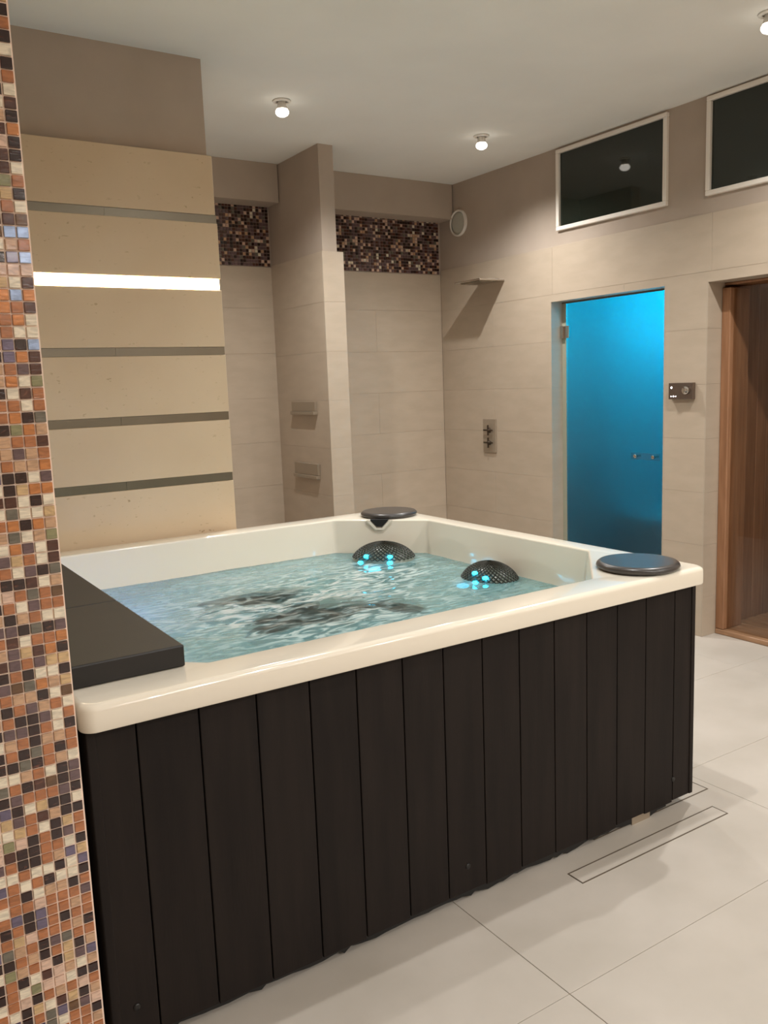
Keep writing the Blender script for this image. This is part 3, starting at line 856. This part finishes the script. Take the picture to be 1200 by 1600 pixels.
# mesh headrests with coloured lights, leaning on the basin wall
def headrest(cx, cy, cz, ra, ro, rv, yaw, leds, label):
    """ra along the wall, ro out from the wall, rv vertical; +X local = out into the basin"""
    c = Vector((cx, cy, cz))
    R = Matrix.Rotation(yaw, 3, 'Z')
    def pt(th, ph, s=1.0):
        p = Vector((ro * math.cos(ph) * math.cos(th), ra * math.cos(ph) * math.sin(th), rv * math.sin(ph))) * s
        return R @ p
    vs, fs = [], []
    nt_, np_ = 40, 20
    for b in range(np_ + 1):
        ph = -math.pi/2 + math.pi * b / np_
        for a in range(nt_):
            vs.append(pt(2*math.pi*a/nt_, ph, 0.97))
    for b in range(np_):
        for a in range(nt_):
            a2 = (a + 1) % nt_
            fs.append((b*nt_+a, b*nt_+a2, (b+1)*nt_+a2, (b+1)*nt_+a))
    core = link('headrest', mesh_from('headrest', vs, fs, 'pad', True), tub, c)
    tag(core, label=label)
    # woven net: diagonal strands over the upper cap
    bm = bmesh.new()
    ns = 34
    def strand(sign, k):
        pts = []
        for q in range(15):
            t = q / 14
            ph = math.radians(24 + 62 * t)
            th = 2*math.pi*k/ns + sign * t * 1.15
            pts.append(pt(th, ph, 1.0))
        ring = []
        for q, p in enumerate(pts):
            d = (pts[min(q+1, 14)] - pts[max(q-1, 0)]).normalized()
            nrm = p.normalized(); s = d.cross(nrm).normalized()
            wd = 0.0027 * (0.45 + 0.55 * math.cos(math.radians(24 + 62 * q / 14)))
            ring.append([bm.verts.new(p + s*wd), bm.verts.new(p + nrm*0.0035), bm.verts.new(p - s*wd)])
        for q in range(14):
            for r in range(2):
                bm.faces.new([ring[q][r], ring[q+1][r], ring[q+1][r+1], ring[q][r+1]])
    for k in range(ns):
        strand(1, k); strand(-1, k)
    net = link('woven_net', bm_mesh('woven_net', bm, 'mesh'), core, c)
    # piping around the cap
    for th, ph in leds:
        p = pt(th, ph, 1.0)
        lathe('led_light', [(0.0005, -0.008), (0.009, -0.006), (0.013, 0.0), (0.009, 0.006), (0.0005, 0.008)], 'cyan_led', core, c + p, seg=14)
    d = bpy.data.lights.new('headrest_glow', 'POINT'); d.energy = 0.12; d.color = (0.02, 0.6, 1.0); d.shadow_soft_size = 0.03
    l = bpy.data.objects.new('headrest_glow', d); COL.objects.link(l); l.parent = core; l.location = pt(0.0, D(12), 1.35)
    return core
D = math.radians
headrest(2.085, 3.255, 0.668, 0.158, 0.125, 0.112, D(-137), [(D(-26), D(34)), (D(24), D(34)), (D(-34), D(18)), (D(22), D(20))], 'dark woven mesh headrest with cyan lights at the far corner')
headrest(2.200, 2.640, 0.655, 0.138, 0.115, 0.112, D(180 + 6), [(D(30), D(36)), (D(0), D(44)), (D(10), D(24))], 'dark woven mesh headrest with cyan lights by the right rim')

# dark mesh pads lying under the surface in the middle of the tub
def pad(cx, cy, cz, ra, rb, rv, yaw):
    R = Matrix.Rotation(yaw, 3, 'Z'); vs, fs = [], []
    na, nb = 36, 14
    for b in range(nb + 1):
        ph = -math.pi/2 + math.pi * b / nb
        for a in range(na):
            th = 2*math.pi*a/na
            p = R @ Vector((ra*math.cos(ph)*math.cos(th), rb*math.cos(ph)*math.sin(th), rv*math.sin(ph)))
            s = 1 + 0.14 * noise.noise(Vector((p.x*6 + cx*9, p.y*6, p.z*9)))
            vs.append(p * s)
    for b in range(nb):
        for a in range(na):
            a2 = (a+1) % na
            fs.append((b*na+a, b*na+a2, (b+1)*na+a2, (b+1)*na+a))
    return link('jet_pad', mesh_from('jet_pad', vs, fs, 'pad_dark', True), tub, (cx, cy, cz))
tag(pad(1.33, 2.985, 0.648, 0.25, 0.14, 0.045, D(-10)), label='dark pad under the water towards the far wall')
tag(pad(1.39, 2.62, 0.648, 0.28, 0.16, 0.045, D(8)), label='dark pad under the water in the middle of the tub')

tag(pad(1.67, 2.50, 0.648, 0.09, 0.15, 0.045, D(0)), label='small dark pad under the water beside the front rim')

# underwater lamps
def tub_lamp(x, y, z, axis, mat, col, en):
    lathe('underwater_lamp', [(0.001, -0.012), (0.028, -0.010), (0.034, 0.0), (0.034, 0.008)], mat, tub, (x, y, z), axis='Y' if axis == 'Y' else 'X', seg=24)
    d = bpy.data.lights.new('underwater_light', 'POINT'); d.energy = en; d.color = col; d.shadow_soft_size = 0.05
    l = bpy.data.objects.new('underwater_light', d); COL.objects.link(l); l.parent = tub
    l.location = Vector((x, y, z)) - Vector((1.4, 2.7, 0)) + (Vector((0, -0.16 if y > 2.7 else 0.07, 0)) if axis == 'Y' else Vector((-0.07 if x > 1.4 else 0.07, 0, 0)))
tub_lamp(0.650, 3.05, 0.58, 'X', 'blue_led', (0.20, 0.30, 1.0), 2.6)
tub_lamp(1.05, 1.938, 0.54, 'Y', 'cyan_led', (0.35, 0.85, 1.0), 0.9)
tub_lamp(1.60, 1.938, 0.54, 'Y', 'cyan_led', (0.35, 0.85, 1.0), 0.9)

# ------------------------------------------------------------------ water
def inside(x, y, marg=0.0):
    x0, x1, y0, y1 = IX0 + 0.012 - marg, IX1 - 0.012 + marg, IY0 + 0.012 - marg, IY1 - 0.012 + marg
    if not (x0 <= x <= x1 and y0 <= y <= y1): return False
    c = 0.318
    if (x1 - x) + (y1 - y) < c or (x1 - x) + (y - y0) < c: return False
    c = 0.09
    if (x - x0) + (y1 - y) < c or (x - x0) + (y - y0) < c: return False
    return True
STEP = 0.010
nx, ny = int((IX1 - IX0 + 0.04) / STEP), int((IY1 - IY0 + 0.04) / STEP)
vid, verts, faces, foam, milk = {}, [], [], [], []
PADS = ((1.33, 2.985, 0.21, 0.10, -10), (1.39, 2.62, 0.25, 0.13, 8), (1.67, 2.50, 0.07, 0.13, 0))
def clear_over_pads(x, y):
    k = 0.0
    for (cx, cy, ra, rb, a) in PADS:
        dx, dy = x - cx, y - cy
        c, s_ = math.cos(math.radians(a)), math.sin(math.radians(a))
        d = math.hypot((dx*c + dy*s_) / ra, (-dx*s_ + dy*c) / rb) + 0.45 * noise.noise(Vector((x*7, y*15, 2.2)))
        k = max(k, min(1.0, max(0.0, (1.12 - d) / 0.16)))
    return k
def wave(x, y):
    turb = 0.25 + 1.0 * math.exp(-(((x-1.42)/0.42)**2 + ((y-2.75)/0.42)**2)) + 0.45 * math.exp(-(((x-1.95)/0.25)**2 + ((y-3.05)/0.25)**2))
    p = Vector((x, y, 0.3))
    h = 0.55 * noise.noise(Vector((x*3.2 + y*1.2, y*4.2 - x*1.4, 1.7))) + 0.35 * noise.noise(Vector((x*8 + y*3, y*10 - x*4, 4.1))) + 0.22 * noise.noise(Vector((x*19, y*24, 7.7)))
    return h * 0.017 * turb, turb
def vert(i, j):
    if (i, j) not in vid:
        x, y = IX0 - 0.02 + i * STEP, IY0 - 0.02 + j * STEP
        h, t = wave(x, y)
        vid[(i, j)] = len(verts); verts.append((x, y, WATER + h)); foam.append(max(0.0, min(1.0, (t - 0.25) * 1.15 + 0.14)) * (1 - 0.45 * clear_over_pads(x, y))); milk.append(0.40 * (1 - clear_over_pads(x, y)) + 0.02)
    return vid[(i, j)]
for i in range(nx):
    for j in range(ny):
        x, y = IX0 - 0.02 + (i + 0.5) * STEP, IY0 - 0.02 + (j + 0.5) * STEP
        if inside(x, y, 0.008):
            faces.append((vert(i, j), vert(i+1, j), vert(i+1, j+1), vert(i, j+1)))
me = mesh_from('water', verts, faces, 'water', True)
at = me.attributes.new('foam', 'FLOAT', 'POINT')
at.data.foreach_set('value', foam)
at = me.attributes.new('milk', 'FLOAT', 'POINT')
at.data.foreach_set('value', milk)
water = link('water', me)
tag(water, 'rippling pale turquoise water filling the hot tub', 'water', kind='stuff')

# ------------------------------------------------------------------ things on the tub rim
def round_lid(x, y, r, label):
    z = RIM_T + 0.0005
    prof = [(0.001, 0.0), (r - 0.014, 0.0), (r - 0.005, 0.003), (r, 0.010), (r - 0.002, 0.017), (r - 0.009, 0.023), (r - 0.020, 0.0245), (r - 0.03, 0.024), (0.001, 0.026)]
    o = lathe('round_lid', prof, 'lid', tub, (x, y, z), seg=64)
    tag(o, label)
round_lid(2.218, 1.893, 0.136, 'round charcoal lid on the tub rim nearest the blue door')
round_lid(2.262, 3.470, 0.138, 'round charcoal lid on the far corner of the tub rim')

CZ = RIM_T + 0.0005
for (y0, y1, lb) in ((1.887, 2.434, 'charcoal cover panel at the front left end of the hot tub'), (2.436, 3.52, 'charcoal cover panel at the rear left end of the hot tub')):
    o = box('cover_panel', (0.378, y0, CZ), (0.645, y1, CZ + 0.052), 'cover', None, bevel=0.004, seg=2)
    tag(o, lb, 'cover', 'cover panels on the hot tub')

# ------------------------------------------------------------------ fittings on the walls
# round ceiling-level vent / speaker
v = empty('round_vent', (XR, 5.145, 2.545), label='round white air valve high on the plaster wall above the shower', cat='vent')
lathe('rim', [(0.079, -0.006), (0.083, -0.014), (0.089, -0.014), (0.094, -0.008), (0.094, 0.0075)], 'white_metal', v, (XR, 5.145, 2.643), axis='X', seg=48, cap=False)
lathe('plate', [(0.001, -0.008), (0.060, -0.0075), (0.0785, -0.004), (0.0785, 0.0070)], 'speaker', v, (XR, 5.145, 2.643), axis='X', seg=48)

# blade shower head
sh = empty('rain_shower', (XR, 4.78, 2.165), label='flat chrome blade shower head on the tiled wall', cat='shower head')
box('blade', (3.835, 4.645, 2.172), (XR - 0.0005, 4.925, 2.184), 'chrome', sh, bevel=0.002, seg=2)
box('wall_bracket', (XR - 0.03, 4.70, 2.1845), (XR - 0.0005, 4.87, 2.196), 'chrome', sh, bevel=0.002)
box('nozzle_plate', (3.86, 4.68, 2.168), (3.98, 4.89, 2.1715), 'steel', sh)

# mixer plate with two cross handles
mx = empty('shower_mixer', (XR, 4.826, 0.97), label='upright metal shower mixer plate with two dark cross handles', cat='shower mixer')
box('plate', (XR - 0.012, 4.756, 0.972), (XR - 0.0005, 4.896, 1.215), 'grey_plate', mx, bevel=0.002, seg=2)
for z in (1.135, 1.045):
    hdl = lathe('cross_handle', [(0.006, -0.034), (0.010, -0.033), (0.010, -0.022), (0.016, -0.020), (0.018, -0.0125)], 'handle_dark', mx, (XR, 4.822, z), axis='X', seg=20)
    box('crossbar', (XR - 0.033, 4.772, z - 0.006), (XR - 0.024, 4.872, z + 0.006), 'handle_dark', hdl, bevel=0.003, seg=2)
    box('crossbar', (XR - 0.0335, 4.816, z - 0.038), (XR - 0.0235, 4.828, z + 0.038), 'handle_dark', hdl, bevel=0.003, seg=2)

# control panel by the steam door
cp = empty('control_panel', (XR, 3.147, 1.348), label='small metallic control panel with lit dots beside the blue door', cat='control panel')
box('housing', (XR - 0.030, 3.068, 1.350), (XR - 0.0005, 3.226, 1.442), 'gunmetal', cp, bevel=0.002, seg=2)
for y, z, r in ((3.206, 1.416, 0.006), (3.208, 1.367, 0.003), (3.192, 1.367, 0.0045), (3.176, 1.367, 0.003)):
    lathe('indicator_light', [(0.0005, -0.003), (r * 0.7, -0.0025), (r, 0.0)], 'indicator', cp, (XR - 0.0302, y, z), axis='X', seg=16)
lathe('control_knob', [(0.001, -0.022), (0.019, -0.021), (0.022, -0.017), (0.023, 0.0)], 'chrome', cp, (XR - 0.0302, 3.102, 1.400), axis='X', seg=28)

# two metal shelves on the partition
for z0, z1, lb in ((1.318, 1.402, 'upper metal box shelf on the tiled partition'), (0.905, 1.002, 'lower metal box shelf on the tiled partition')):
    s = empty('wall_shelf', (2.632, 4.98, z0), label=lb, cat='shelf', group='metal shelves on the partition')
    box('face_plate', (2.612, 4.824, z0 + 0.022), (2.6315, 5.146, z1), 'grey_plate', s, bevel=0.0015)
    box('lower_lip', (2.600, 4.824, z0), (2.6315, 5.146, z0 + 0.021), 'grey_plate', s, bevel=0.0015)

# ------------------------------------------------------------------ slot drains in the floor
for (x0, x1, y0, y1, lb) in ((1.741, 2.440, 1.684, 1.748, 'long tile-filled slot drain in the floor in front of the tub'),
                             (1.95, 2.537, 1.835, 1.906, 'tile-filled slot drain running in under the tub corner')):
    dr = empty('floor_drain', ((x0+x1)/2, (y0+y1)/2, 0.0), label=lb, cat='drain', group='slot drains in the floor')
    t = 0.004
    for a, b in (((x0, y0), (x1, y0 + t)), ((x0, y1 - t), (x1, y1)), ((x0, y0 + t), (x0 + t, y1 - t)), ((x1 - t, y0 + t), (x1, y1 - t))):
        box('frame_bar', (a[0], a[1], 0.0001), (b[0], b[1], 0.0014), 'gap_dark', dr)
    box('tile_insert', (x0 + t + 0.0005, y0 + t + 0.0005, 0.0001), (x1 - t - 0.0005, y1 - t - 0.0005, 0.0012), 'floor_tile', dr)
